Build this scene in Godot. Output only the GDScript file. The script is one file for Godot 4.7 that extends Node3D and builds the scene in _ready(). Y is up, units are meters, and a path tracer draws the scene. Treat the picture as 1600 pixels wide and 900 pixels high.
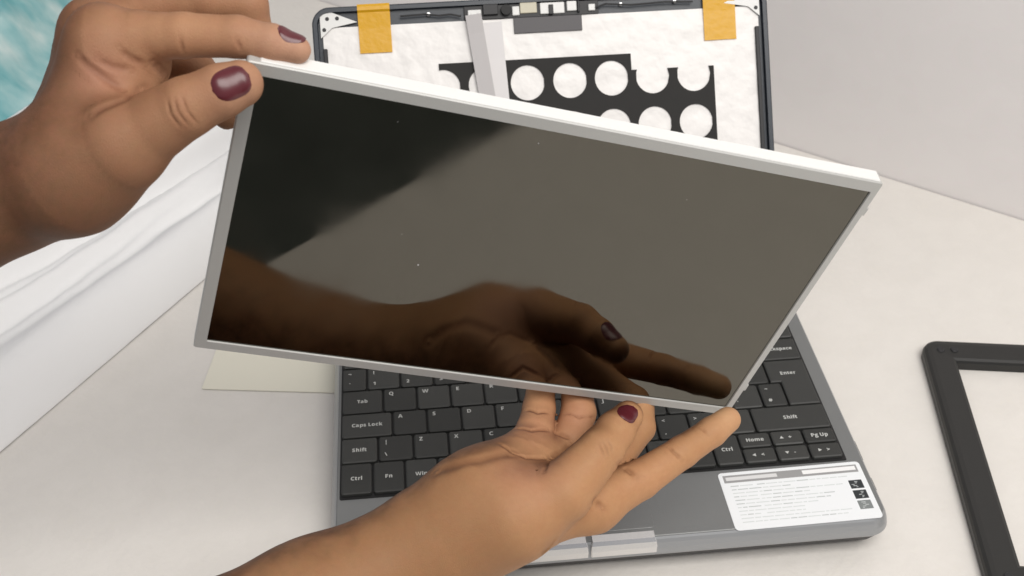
extends Node3D

var noise := FastNoiseLite.new()
var counts := {}

func _ready() -> void:
	camera_and_light()
	noise.seed = 11
	noise.frequency = 1.0
	make_materials()
	build_room()
	build_netbook()
	build_panel()
	build_bezel()
	build_cloths()
	build_hands()
	build_small_things()

func camera_and_light() -> void:
	var cam := Camera3D.new()
	cam.name = "camera"
	cam.fov = 26.65
	cam.near = 0.02
	cam.far = 30.0
	cam.transform = Transform3D(Basis(Vector3(0.9952, -0.0103, 0.0972), Vector3(0.0677, 0.7902, -0.6091), Vector3(-0.0705, 0.6128, 0.7871)).orthonormalized(), Vector3(-0.0751, 0.4534, 0.4732))
	var lens := CameraAttributesPhysical.new()
	lens.frustum_focal_length = 50.66
	lens.frustum_focus_distance = 0.52
	lens.exposure_aperture = 30.0
	lens.frustum_near = 0.02
	lens.frustum_far = 30.0
	cam.attributes = lens
	add_child(cam)
	var env := Environment.new()
	env.background_mode = Environment.BG_COLOR
	env.background_color = Color(0.34, 0.34, 0.355).linear_to_srgb()
	env.tonemap_mode = Environment.TONE_MAPPER_LINEAR
	env.tonemap_exposure = 1.0
	env.sdfgi_enabled = true
	env.ssao_enabled = true
	env.ssil_enabled = true
	var we := WorldEnvironment.new()
	we.name = "environment"
	we.environment = env
	add_child(we)
	# the room's ceiling lamp, high above the table on the photographer's right
	var lamp := AreaLight3D.new()
	lamp.name = "ceiling_light"
	lamp.area_size = Vector2(1.1, 0.8)
	lamp.light_energy = 1.95
	lamp.light_color = Color(1.0, 0.985, 0.965)
	lamp.shadow_enabled = true
	lamp.area_range = 6.0
	lamp.position = Vector3(0.30, 1.38, 0.78)
	add_child(lamp)
	lamp.look_at(Vector3(0.0, 0.0, 0.05), Vector3(0, 0, -1))

# ---------------------------------------------------------------- helpers

class Shape:
	var v := PackedVector3Array()
	var n := PackedVector3Array()
	var c := PackedColorArray()
	var u := PackedVector2Array()
	func tri(a: Vector3, b: Vector3, d: Vector3, na: Vector3, nb: Vector3, nd: Vector3) -> void:
		var face := (d - a).cross(b - a)
		if face.dot(na + nb + nd) < 0.0:
			v.append_array([a, d, b])
			n.append_array([na, nd, nb])
		else:
			v.append_array([a, b, d])
			n.append_array([na, nb, nd])
	func quad(a: Vector3, b: Vector3, d: Vector3, e: Vector3, nn: Vector3) -> void:
		tri(a, b, d, nn, nn, nn)
		tri(a, d, e, nn, nn, nn)
	func band(lo: Array, hi: Array) -> void:
		# lo and hi are closed loops with as many points; the outside is up x along
		var k := lo.size()
		for i in k:
			var j := (i + 1) % k
			var nn: Vector3 = (hi[i] - lo[i]).cross(lo[j] - lo[i]) + (hi[j] - lo[j]).cross(hi[j] - hi[i])
			if nn.length() < 1e-16:
				continue
			nn = nn.normalized()
			quad(lo[i], lo[j], hi[j], hi[i], nn)
	func cap(loop: Array, nn: Vector3) -> void:
		var m := Vector3.ZERO
		for p in loop:
			m += p
		m /= loop.size()
		for i in loop.size():
			tri(m, loop[i], loop[(i + 1) % loop.size()], nn, nn, nn)
	func loft(loops: Array, top := true, bottom := true) -> void:
		for i in loops.size() - 1:
			band(loops[i], loops[i + 1])
		if top:
			cap(loops[-1], Vector3.UP)
		if bottom:
			cap(loops[0], Vector3.DOWN)
	func box(lo: Vector3, hi: Vector3, ch := 0.0) -> void:
		var w := hi.x - lo.x
		var d := hi.z - lo.z
		var at := Vector3((lo.x + hi.x) / 2, 0, (lo.z + hi.z) / 2)
		loft([Shape.rect(w, d, ch, at, lo.y, 0.0, 1), Shape.rect(w, d, ch, at, hi.y - ch, 0.0, 1), Shape.rect(w, d, ch, at, hi.y, ch, 1)])
	func tube(points: Array, r: float, seg := 8) -> void:
		var rings := []
		for i in points.size():
			var t: Vector3 = (points[mini(i + 1, points.size() - 1)] - points[maxi(i - 1, 0)]).normalized()
			var s := t.cross(Vector3.UP if absf(t.y) < 0.9 else Vector3.RIGHT).normalized()
			var b := s.cross(t)
			var ring := []
			for k in seg:
				ring.append([points[i], s * cos(TAU * k / seg) + b * sin(TAU * k / seg)])
			rings.append(ring)
		for i in rings.size() - 1:
			for k in seg:
				var a = rings[i][k]
				var b2 = rings[i][(k + 1) % seg]
				var c2 = rings[i + 1][(k + 1) % seg]
				var d2 = rings[i + 1][k]
				tri(a[0] + a[1] * r, b2[0] + b2[1] * r, c2[0] + c2[1] * r, a[1], b2[1], c2[1])
				tri(a[0] + a[1] * r, c2[0] + c2[1] * r, d2[0] + d2[1] * r, a[1], c2[1], d2[1])
	func disc(at: Vector3, r: float, h: float, seg := 16, ch := 0.0002) -> void:
		var loops := []
		for q in [[0.0, 0.0], [0.0, h - ch], [ch, h]]:
			var ring := []
			for k in seg:
				ring.append(at + Vector3(cos(TAU * k / seg) * (r - q[0]), q[1], sin(TAU * k / seg) * (r - q[0])))
			loops.append(ring)
		loft(loops)
	func sheet(poly: PackedVector2Array, y: float, h: float) -> void:
		# a flat sheet over a plain polygon of (x, z), from y to y + h
		var idx := Geometry2D.triangulate_polygon(poly)
		for i in range(0, idx.size(), 3):
			var q := [poly[idx[i]], poly[idx[i + 1]], poly[idx[i + 2]]]
			tri(Vector3(q[0].x, y + h, q[0].y), Vector3(q[1].x, y + h, q[1].y), Vector3(q[2].x, y + h, q[2].y), Vector3.UP, Vector3.UP, Vector3.UP)
		var turn := -1.0 if Geometry2D.is_polygon_clockwise(poly) else 1.0
		for i in poly.size():
			var a := poly[i]
			var b := poly[(i + 1) % poly.size()]
			var e := (b - a).normalized() * turn
			quad(Vector3(a.x, y, a.y), Vector3(b.x, y, b.y), Vector3(b.x, y + h, b.y), Vector3(a.x, y + h, a.y), Vector3(e.y, 0, -e.x))
	static func rect(w: float, d: float, r: float, at: Vector3, y: float, inset := 0.0, seg := 6) -> Array:
		var out := []
		var hw := w / 2 - inset
		var hd := d / 2 - inset
		var rr := clampf(r - inset, 0.00005, minf(hw, hd))
		for k in 4:
			var cx := (hw - rr) * (1.0 if k == 0 or k == 3 else -1.0)
			var cz := (hd - rr) * (1.0 if k < 2 else -1.0)
			for s in seg + 1:
				var a := PI / 2 * (k + float(s) / seg)
				out.append(at + Vector3(cx + cos(a) * rr, y, cz + sin(a) * rr))
		return out
	func mesh(uv_scale := 0.0) -> ArrayMesh:
		var arrays := []
		arrays.resize(Mesh.ARRAY_MAX)
		arrays[Mesh.ARRAY_VERTEX] = v
		arrays[Mesh.ARRAY_NORMAL] = n
		if c.size() == v.size():
			arrays[Mesh.ARRAY_COLOR] = c
		if uv_scale > 0.0:
			for p in v:
				u.append(Vector2(p.x, p.z) * uv_scale)
		if u.size() == v.size():
			arrays[Mesh.ARRAY_TEX_UV] = u
		var m := ArrayMesh.new()
		m.add_surface_from_arrays(Mesh.PRIMITIVE_TRIANGLES, arrays)
		return m

func numbered(called: String) -> String:
	var k: int = counts.get(called, 0)
	counts[called] = k + 1
	return called if k == 0 else "%s_%03d" % [called, k]

func part(called: String, mesh: Mesh, material: Material, parent: Node3D, at := Transform3D()) -> MeshInstance3D:
	var o := MeshInstance3D.new()
	o.name = called
	o.mesh = mesh
	o.material_override = material
	o.transform = at
	parent.add_child(o, true)
	return o

func thing(called: String, label: String, category: String, at := Transform3D(), group := "") -> Node3D:
	var o := Node3D.new()
	o.name = numbered(called)
	o.transform = at
	o.set_meta("label", label)
	o.set_meta("category", category)
	if group != "":
		o.set_meta("group", group)
	add_child(o, true)
	return o

func single(called: String, mesh: Mesh, material: Material, label: String, category: String, at := Transform3D(), group := "") -> MeshInstance3D:
	var o := part(numbered(called), mesh, material, self, at)
	o.set_meta("label", label)
	o.set_meta("category", category)
	if group != "":
		o.set_meta("group", group)
	return o

func structure(called: String, mesh: Mesh, material: Material, at := Transform3D()) -> void:
	part(called, mesh, material, self, at).set_meta("kind", "structure")

var M := {}

func paint(key: String, linear: Color, rough := 0.5, metal := 0.0) -> StandardMaterial3D:
	var m := StandardMaterial3D.new()
	m.resource_name = key
	m.albedo_color = linear.linear_to_srgb()
	m.roughness = rough
	m.metallic = metal
	M[key] = m
	return m

func grain(m: StandardMaterial3D, freq: float, strength: float, scale: float, seed_ := 3) -> void:
	var f := FastNoiseLite.new()
	f.seed = seed_
	f.frequency = freq
	f.fractal_octaves = 4
	var t := NoiseTexture2D.new()
	t.width = 256
	t.height = 256
	t.seamless = true
	t.noise = f
	t.as_normal_map = true
	t.bump_strength = 4.0
	m.normal_enabled = true
	m.normal_texture = t
	m.normal_scale = strength
	m.uv1_triplanar = true
	m.uv1_scale = Vector3.ONE * scale

func mottle(m: StandardMaterial3D, lo: Color, hi: Color, freq: float, scale: float, seed_ := 5) -> void:
	var f := FastNoiseLite.new()
	f.seed = seed_
	f.frequency = freq
	f.fractal_octaves = 5
	var g := Gradient.new()
	g.set_color(0, lo.linear_to_srgb())
	g.set_color(1, hi.linear_to_srgb())
	var t := NoiseTexture2D.new()
	t.width = 256
	t.height = 256
	t.seamless = true
	t.noise = f
	t.color_ramp = g
	m.albedo_color = Color.WHITE
	m.albedo_texture = t
	m.uv1_triplanar = true
	m.uv1_scale = Vector3.ONE * scale

func make_materials() -> void:
	mottle(paint("laminate", Color(0.8, 0.8, 0.8), 0.42), Color(0.755, 0.725, 0.68), Color(0.785, 0.755, 0.71), 0.012, 2.5)
	grain(M.laminate, 0.05, 0.12, 12.0)
	mottle(paint("wall_paint", Color(0.75, 0.75, 0.75), 0.8), Color(0.875, 0.84, 0.825), Color(0.895, 0.86, 0.845), 0.01, 1.5, 9)
	grain(M.wall_paint, 0.08, 0.03, 9.0)
	mottle(paint("floor_vinyl", Color(0.03, 0.03, 0.03), 0.6), Color(0.10, 0.115, 0.10), Color(0.19, 0.21, 0.19), 0.02, 1.2, 4)
	grain(paint("case_silver", Color(0.21, 0.216, 0.216), 0.42, 0.35), 0.2, 0.12, 30.0)
	paint("case_edge", Color(0.36, 0.37, 0.38), 0.34, 0.45)
	paint("case_dark", Color(0.018, 0.018, 0.02), 0.5)
	paint("tray_black", Color(0.008, 0.008, 0.008), 0.6)
	grain(paint("key_black", Color(0.034, 0.035, 0.033), 0.55), 0.3, 0.18, 60.0)
	for i in 3:
		grain(paint("key_black_%d" % i, Color(0.030, 0.031, 0.029) * (0.9 + 0.13 * i), 0.62 - 0.07 * i), 0.3, 0.18, 60.0, 40 + i)
	paint("legend_white", Color(0.55, 0.56, 0.54), 0.6)
	paint("chrome", Color(0.75, 0.75, 0.75), 0.22, 0.85)
	grain(paint("lid_navy", Color(0.022, 0.030, 0.042), 0.35), 0.2, 0.1, 40.0)
	grain(paint("foil", Color(0.84, 0.82, 0.80), 0.45, 0.06), 0.025, 0.22, 9.0)
	paint("sheet_black", Color(0.012, 0.011, 0.010), 0.7)
	var amber := paint("amber_tape", Color(0.82, 0.44, 0.006), 0.34)
	amber.albedo_color.a = 0.82
	grain(amber, 0.03, 0.14, 22.0)
	amber.transparency = BaseMaterial3D.TRANSPARENCY_ALPHA
	paint("cable_grey", Color(0.50, 0.48, 0.48), 0.5)
	paint("cable_white", Color(0.74, 0.72, 0.72), 0.5)
	paint("board_beige", Color(0.62, 0.58, 0.45), 0.5)
	paint("plastic_white", Color(0.8, 0.8, 0.78), 0.4)
	paint("bracket_grey", Color(0.07, 0.065, 0.07), 0.45)
	paint("screw_steel", Color(0.5, 0.5, 0.5), 0.3, 0.9)
	grain(paint("panel_metal", Color(0.54, 0.54, 0.52), 0.42, 0.2), 0.3, 0.1, 40.0)
	paint("screen_glass", Color(0.127, 0.121, 0.105), 0.05, 1.0)
	var sm := FastNoiseLite.new()
	sm.seed = 31
	sm.frequency = 0.015
	sm.fractal_octaves = 4
	var smt := NoiseTexture2D.new()
	smt.width = 256
	smt.height = 256
	smt.seamless = true
	smt.noise = sm
	M.screen_glass.roughness = 0.13
	M.screen_glass.roughness_texture = smt
	M.screen_glass.uv1_triplanar = true
	M.screen_glass.uv1_scale = Vector3.ONE * 6.0
	grain(paint("bezel_black", Color(0.016, 0.016, 0.015), 0.42), 0.3, 0.15, 50.0)
	grain(paint("cotton_white", Color(0.85, 0.85, 0.85), 0.8), 0.35, 0.35, 40.0)
	mottle(paint("cotton_teal", Color.WHITE, 0.9), Color(0.05, 0.30, 0.34), Color(0.85, 0.88, 0.85), 0.02, 4.0, 21)
	paint("bounce_cream", Color(0.81, 0.785, 0.67), 0.85)  # cream of light bounced off the panel back, held as a colour
	paint("label_white", Color.WHITE, 0.45)
	var skin := paint("skin", Color.WHITE, 0.55)
	skin.metallic_specular = 0.32
	skin.vertex_color_use_as_albedo = true
	skin.albedo_color = Color.WHITE
	grain(skin, 0.2, 0.22, 30.0, 8)
	var nail := paint("nail_varnish", Color(0.10, 0.012, 0.018), 0.34)
	nail.clearcoat_enabled = true
	nail.clearcoat = 0.25
	nail.clearcoat_roughness = 0.2

# ---------------------------------------------------------------- the setting

func build_room() -> void:
	# the table stands askew to the netbook: its long sides run along (0.763, 0.646)
	var along := Vector3(0.763, 0, 0.646)
	var out := Vector3(-0.646, 0, 0.763)
	var s := Shape.new()
	# its front edge runs a little askew to the wall
	s.sheet(PackedVector2Array([Vector2(-1.5, -0.003), Vector2(1.5, -0.003), Vector2(1.5, 0.407), Vector2(-1.5, 0.797)]), -0.03, 0.03)
	var back := Vector3(0.2705, 0, -0.177)
	var t := thing("table", "white laminate table top that everything else stands on", "table", Transform3D(Basis(along, Vector3.UP, out), back))
	part("table_top", s.mesh(), M.laminate, t)
	for x in [-1.2, 1.2]:
		var l := Shape.new()
		l.box(Vector3(x - 0.02, -0.744, 0.03), Vector3(x + 0.02, -0.031, 0.32), 0.002)
		part("leg", l.mesh(), M.laminate, t)
	var w := Shape.new()
	w.box(Vector3(-2.5, -0.744, -0.1), Vector3(2.5, 1.1, -0.004))
	structure("wall", w.mesh(), M.wall_paint, Transform3D(Basis(along, Vector3.UP, out), back))
	var f := Shape.new()
	f.box(Vector3(-4, -0.80, -4), Vector3(4, -0.745, 4))
	structure("floor", f.mesh(), M.floor_vinyl)

# ---------------------------------------------------------------- the netbook

const KEY_TOP := 0.0245
var key_meshes := {}

func key_shape(w: float, d: float) -> Mesh:
	var id := "%.4f %.4f" % [w, d]
	if not key_meshes.has(id):
		var s := Shape.new()
		var h := KEY_TOP - 0.0228
		s.loft([Shape.rect(w, d, 0.0014, Vector3.ZERO, 0.0, 0.00045, 1), Shape.rect(w, d, 0.0014, Vector3.ZERO, h - 0.0004, 0.00055, 1), Shape.rect(w, d, 0.0014, Vector3.ZERO, h, 0.0012, 1)], true, false)
		key_meshes[id] = s.mesh()
	return key_meshes[id]

func letters(text: String, size: float, parent: Node3D, at: Vector3, bold := true, centre := false) -> void:
	var t := TextMesh.new()
	var f := SystemFont.new()
	f.font_names = PackedStringArray(["Droid Sans"])
	f.font_weight = 700 if bold else 400
	t.font = f
	t.text = text
	t.font_size = 32
	t.pixel_size = size / 24.0
	t.depth = 0.00008
	t.curve_step = 3.0
	t.horizontal_alignment = HORIZONTAL_ALIGNMENT_CENTER if centre else HORIZONTAL_ALIGNMENT_LEFT
	t.vertical_alignment = VERTICAL_ALIGNMENT_CENTER
	part("legend", t, M.legend_white, parent, Transform3D(Basis(Vector3.RIGHT, -PI / 2), at))

func arrow(turn: float, size: float, parent: Node3D, at: Vector3) -> void:
	var s := Shape.new()
	s.sheet(PackedVector2Array([Vector2(0, -size), Vector2(size, size * 0.7), Vector2(-size, size * 0.7)]), 0.0, 0.00008)
	part("legend", s.mesh(), M.legend_white, parent, Transform3D(Basis(Vector3.UP, turn), at))

func key(net: Node3D, x: float, z: float, w: float, d: float, legend := "", style := "letter") -> void:
	# x, z: the corner at the back left
	var h := KEY_TOP - 0.0228
	var k := part("key", key_shape(w, d), M["key_black_%d" % (absi(hash(legend + str(x))) % 3)], net, Transform3D(Basis(), Vector3(x + w / 2, 0.0228, z + d / 2) + shift))
	var top := h + 0.00005
	match style:
		"letter":
			letters(legend, 0.0026, k, Vector3(-w / 2 + 0.0030, top, -d / 2 + 0.0042))
		"word":
			letters(legend, 0.0018, k, Vector3(0, top, 0), true, true)
		"pair":
			letters(legend[0], 0.0023, k, Vector3(-w / 2 + 0.0032, top, -d / 2 + 0.0045))
			letters(legend[1], 0.0023, k, Vector3(-w / 2 + 0.0032, top, d / 2 - 0.0045))
		"up", "down", "left", "right":
			arrow({"up": 0.0, "down": PI, "left": PI / 2, "right": -PI / 2}[style], 0.0010, k, Vector3(-0.0028, top, 0))
			letters(legend, 0.0016, k, Vector3(0.0006, top, 0))

var shift := Vector3.ZERO

func build_netbook() -> void:
	var mid := Vector3(0.0035, 0, 0.0205)
	shift = -mid
	var net := thing("netbook", "open silver netbook with black keys and its lid stripped to the white foil", "laptop", Transform3D(Basis(), mid))
	# everything below is written from the middle of the base
	var W := 0.2615
	var D := 0.187
	var o := Vector3.ZERO
	var s := Shape.new()
	s.loft([Shape.rect(W, D, 0.011, o, 0.0014, 0.0100, 10), Shape.rect(W, D, 0.011, o, 0.0050, 0.0050, 10), Shape.rect(W, D, 0.011, o, 0.0100, 0.0022, 10), Shape.rect(W, D, 0.011, o, 0.0118, 0.0018, 10)], false)
	part("bottom_case", s.mesh(), M.case_dark, net)
	s = Shape.new()
	s.loft([Shape.rect(W, D, 0.011, o, 0.0118, 0.0010, 12), Shape.rect(W, D, 0.011, o, 0.0135, 0.0, 12), Shape.rect(W, D, 0.011, o, 0.0165, 0.0006, 12), Shape.rect(W, D, 0.011, o, 0.0192, 0.0016, 12), Shape.rect(W, D, 0.011, o, 0.0208, 0.0024, 12), Shape.rect(W, D, 0.011, o, 0.0217, 0.0032, 12)], false)
	part("edge_trim", s.mesh(), M.case_edge, net)
	s = Shape.new()
	s.loft([Shape.rect(W, D, 0.011, o, 0.0210, 0.0032, 12), Shape.rect(W, D, 0.011, o, 0.0220, 0.0033, 12), Shape.rect(W, D, 0.011, o, 0.0222, 0.0037, 12)], true, false)
	part("palm_rest", s.mesh(), M.case_silver, net)
	for q in [[-0.10, -0.075], [0.10, -0.075], [-0.10, 0.075], [0.10, 0.075]]:
		s = Shape.new()
		s.disc(Vector3(q[0], 0, q[1]), 0.006, 0.0018)
		part("rubber_foot", s.mesh(), M.case_dark, net)
	# right side: two ports and a seam
	for q in [[0.035, 0.013], [0.060, 0.008]]:
		s = Shape.new()
		s.box(Vector3(W / 2 - 0.004, 0.0128, q[0]), Vector3(W / 2 + 0.0002, 0.0160, q[0] + q[1]), 0.0001)
		part("port", s.mesh(), M.tray_black, net)
	# keyboard
	s = Shape.new()
	s.loft([Shape.rect(0.2462, 0.1052, 0.001, Vector3(0.0005, 0, 0.0212) + Vector3(0, 0, 0) + Vector3(shift.x, 0, shift.z), 0.0222, 0.0, 2), Shape.rect(0.2462, 0.1052, 0.001, Vector3(0.0005, 0, 0.0212) + Vector3(shift.x, 0, shift.z), 0.0226, 0.0002, 2)], true, false)
	part("keyboard_tray", s.mesh(), M.tray_black, net)
	keyboard(net)
	# touchpad and its two buttons
	s = Shape.new()
	s.loft([Shape.rect(0.064, 0.026, 0.002, Vector3(-0.0130, 0, 0.0723), 0.02225, 0.0, 3), Shape.rect(0.064, 0.026, 0.002, Vector3(-0.0130, 0, 0.0723), 0.0224, 0.0002, 3)])
	part("touchpad", s.mesh(), M.case_silver, net)
	for q in [[-0.0450, -0.0127], [-0.0119, 0.0190]]:
		s = Shape.new()
		var w: float = q[1] - q[0]
		var c := Vector3((q[0] + q[1]) / 2, 0, 0.0907)
		s.loft([Shape.rect(w, 0.0062, 0.0008, c, 0.0150, 0.0, 3), Shape.rect(w, 0.0062, 0.0008, c, 0.0185, 0.0, 3), Shape.rect(w, 0.0062, 0.0008, c + Vector3(0, 0, -0.0006), 0.0212, 0.0004, 3), Shape.rect(w, 0.0062, 0.0008, c + Vector3(0, 0, -0.0012), 0.0228, 0.0011, 3)])
		part("touchpad_button", s.mesh(), M.chrome, net)
	sticker(net)
	lid(net)

func keyboard(net: Node3D) -> void:
	var p := 0.0174
	var left := -0.1222
	# function row
	var x := left
	for i in 14:
		var w := 0.2447 / 14.0
		key(net, x, -0.0290, w, 0.0114, ["Esc", "F1", "F2", "F3", "F4", "F5", "F6", "F7", "F8", "F9", "F10", "F11", "F12", "Del"][i], "word")
		x += w
	# number row
	x = left
	for i in 14:
		var w: float = 0.0130 if i == 0 else (0.0229 if i == 13 else p)
		var t: String = ["¬`", "!1", "\"2", "£3", "$4", "%5", "^6", "&7", "*8", "(9", ")0", "_-", "+=", "Backspace"][i]
		key(net, x, -0.0174, w, p, t, "word" if i == 13 else "pair")
		x += w
	# Tab row
	x = left
	for i in 13:
		var w: float = 0.0212 if i == 0 else (p if i < 11 else 0.0136)
		var t: String = ["Tab", "Q", "W", "E", "R", "T", "Y", "U", "I", "O", "P", "{[", "}]"][i]
		key(net, x, 0.0, w, p, t, "word" if i == 0 else ("letter" if i < 11 else "pair"))
		x += w
	var enter_left := x
	# Caps row
	x = left
	for i in 13:
		var w: float = [0.0257, p, p, p, p, p, p, p, p, p, 0.0163, 0.0163, 0.0130][i]
		var t: String = ["Caps Lock", "A", "S", "D", "F", "G", "H", "J", "K", "L", ":;", "@'", "~#"][i]
		key(net, x, p, w, p, t, "word" if i == 0 else ("letter" if i < 10 else "pair"))
		x += w
	# the L-shaped Enter key
	var right := left + 0.2447
	var poly := PackedVector2Array([Vector2(enter_left, 0), Vector2(right, 0), Vector2(right, 2 * p), Vector2(x, 2 * p), Vector2(x, p), Vector2(enter_left, p)])
	var loops := []
	for q in [[0.0, 0.00045], [KEY_TOP - 0.0228 - 0.0004, 0.00055], [KEY_TOP - 0.0228, 0.0012]]:
		var inner := Geometry2D.offset_polygon(poly, -q[1], Geometry2D.JOIN_MITER)[0]
		var ring := []
		for c in inner:
			ring.append(Vector3(c.x, q[0], c.y))
		if Geometry2D.is_polygon_clockwise(inner):
			ring.reverse()
		loops.append(ring)
	var s := Shape.new()
	s.band(loops[0], loops[1])
	s.band(loops[1], loops[2])
	var flat := PackedVector2Array()
	for c in loops[2]:
		flat.append(Vector2(c.x, c.z))
	s.sheet(flat, KEY_TOP - 0.0228 - 0.00002, 0.00002)
	var e := part("key", s.mesh(), M.key_black, net, Transform3D(Basis(), Vector3(0, 0.0228, 0) + shift))
	letters("Enter", 0.0018, e, Vector3((enter_left + right) / 2, KEY_TOP - 0.0228 + 0.00005, p * 0.62), true, true)
	# Shift row
	x = left
	for i in 13:
		var w: float = [0.0183, p, p, p, p, p, p, p, p, 0.0163, 0.0163, 0.0163, 0.0386][i]
		var t: String = ["Shift", "|\\", "Z", "X", "C", "V", "B", "N", "M", "<,", ">.", "?/", "Shift"][i]
		key(net, x, 2 * p, w, p, t, "word" if i in [0, 12] else ("letter" if i in [2, 3, 4, 5, 6, 7, 8] else "pair"))
		x += w
	# bottom row
	x = left
	for i in 8:
		var w: float = [0.0155, 0.0155, 0.0160, 0.0170, 0.0857, 0.0170, 0.0150, 0.0140][i]
		key(net, x, 3 * p, w, 0.0205, ["Ctrl", "Fn", "Win", "Alt", "", "Alt Gr", "Menu", "Ctrl"][i], "word" if i != 4 else "none")
		x += w
	var w3 := (right - x) / 3.0
	key(net, x, 3 * p, w3, 0.0102, "Home", "word")
	key(net, x + w3, 3 * p, w3, 0.0102, "+", "up")
	key(net, x + 2 * w3, 3 * p, w3, 0.0102, "Pg Up", "word")
	key(net, x, 3 * p + 0.0103, w3, 0.0102, "<", "left")
	key(net, x + w3, 3 * p + 0.0103, w3, 0.0102, "-", "down")
	key(net, x + 2 * w3, 3 * p + 0.0103, w3, 0.0102, ">", "right")

func sticker(net: Node3D) -> void:
	# the specification label: too small to read, so its print is lines of tiny dashes
	var im := Image.create(480, 256, false, Image.FORMAT_RGB8)
	im.fill(Color(0.93, 0.945, 0.95))
	var r := RandomNumberGenerator.new()
	r.seed = 5
	im.fill_rect(Rect2i(14, 14, 452, 34), Color(0.60, 0.60, 0.60))
	im.fill_rect(Rect2i(22, 22, 172, 16), Color(0.86, 0.86, 0.86))
	im.fill_rect(Rect2i(280, 20, 180, 18), Color(0.95, 0.95, 0.95))
	for line in 11:
		var y := 62 + line * 16
		var x := 30
		var end := 120 + r.randi_range(90, 290)
		if line in [0, 2]:
			end = 400
		while x < end:
			var w := r.randi_range(10, 44)
			if x > 100 and x < 118:
				x = 118
			im.fill_rect(Rect2i(x, y, w, 4), Color(0.83, 0.85, 0.85) if r.randf() < 0.75 else Color(0.74, 0.76, 0.76))
			x += w + 4
	for k in 3:
		var dark := Color(0.16, 0.18, 0.19) if k < 2 else Color(0.5, 0.52, 0.52)
		im.fill_rect(Rect2i(418, 84 + k * 46, 44, 38), dark)
		for j in 5:
			im.fill_rect(Rect2i(424 + r.randi_range(0, 20), 90 + k * 46 + j * 6, r.randi_range(6, 14), 3), Color(0.75, 0.77, 0.77))
	M.label_white.albedo_texture = ImageTexture.create_from_image(im)
	var s := Shape.new()
	s.loft([Shape.rect(0.0700, 0.0360, 0.002, Vector3.ZERO, 0.0, 0.0, 4), Shape.rect(0.0700, 0.0360, 0.002, Vector3.ZERO, 0.00025, 0.00005, 4)], true, false)
	for p in s.v:
		s.u.append(Vector2(p.x / 0.0700 + 0.5, p.z / 0.0360 + 0.5))
	var o := part("specification_label", s.mesh(), M.label_white, net, Transform3D(Basis(Vector3.UP, 0.012), Vector3(0.0938, 0.0222, 0.0935) + shift))
	o.set_meta("label", "white printed specification label with a grey header and small dark icons")

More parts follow.
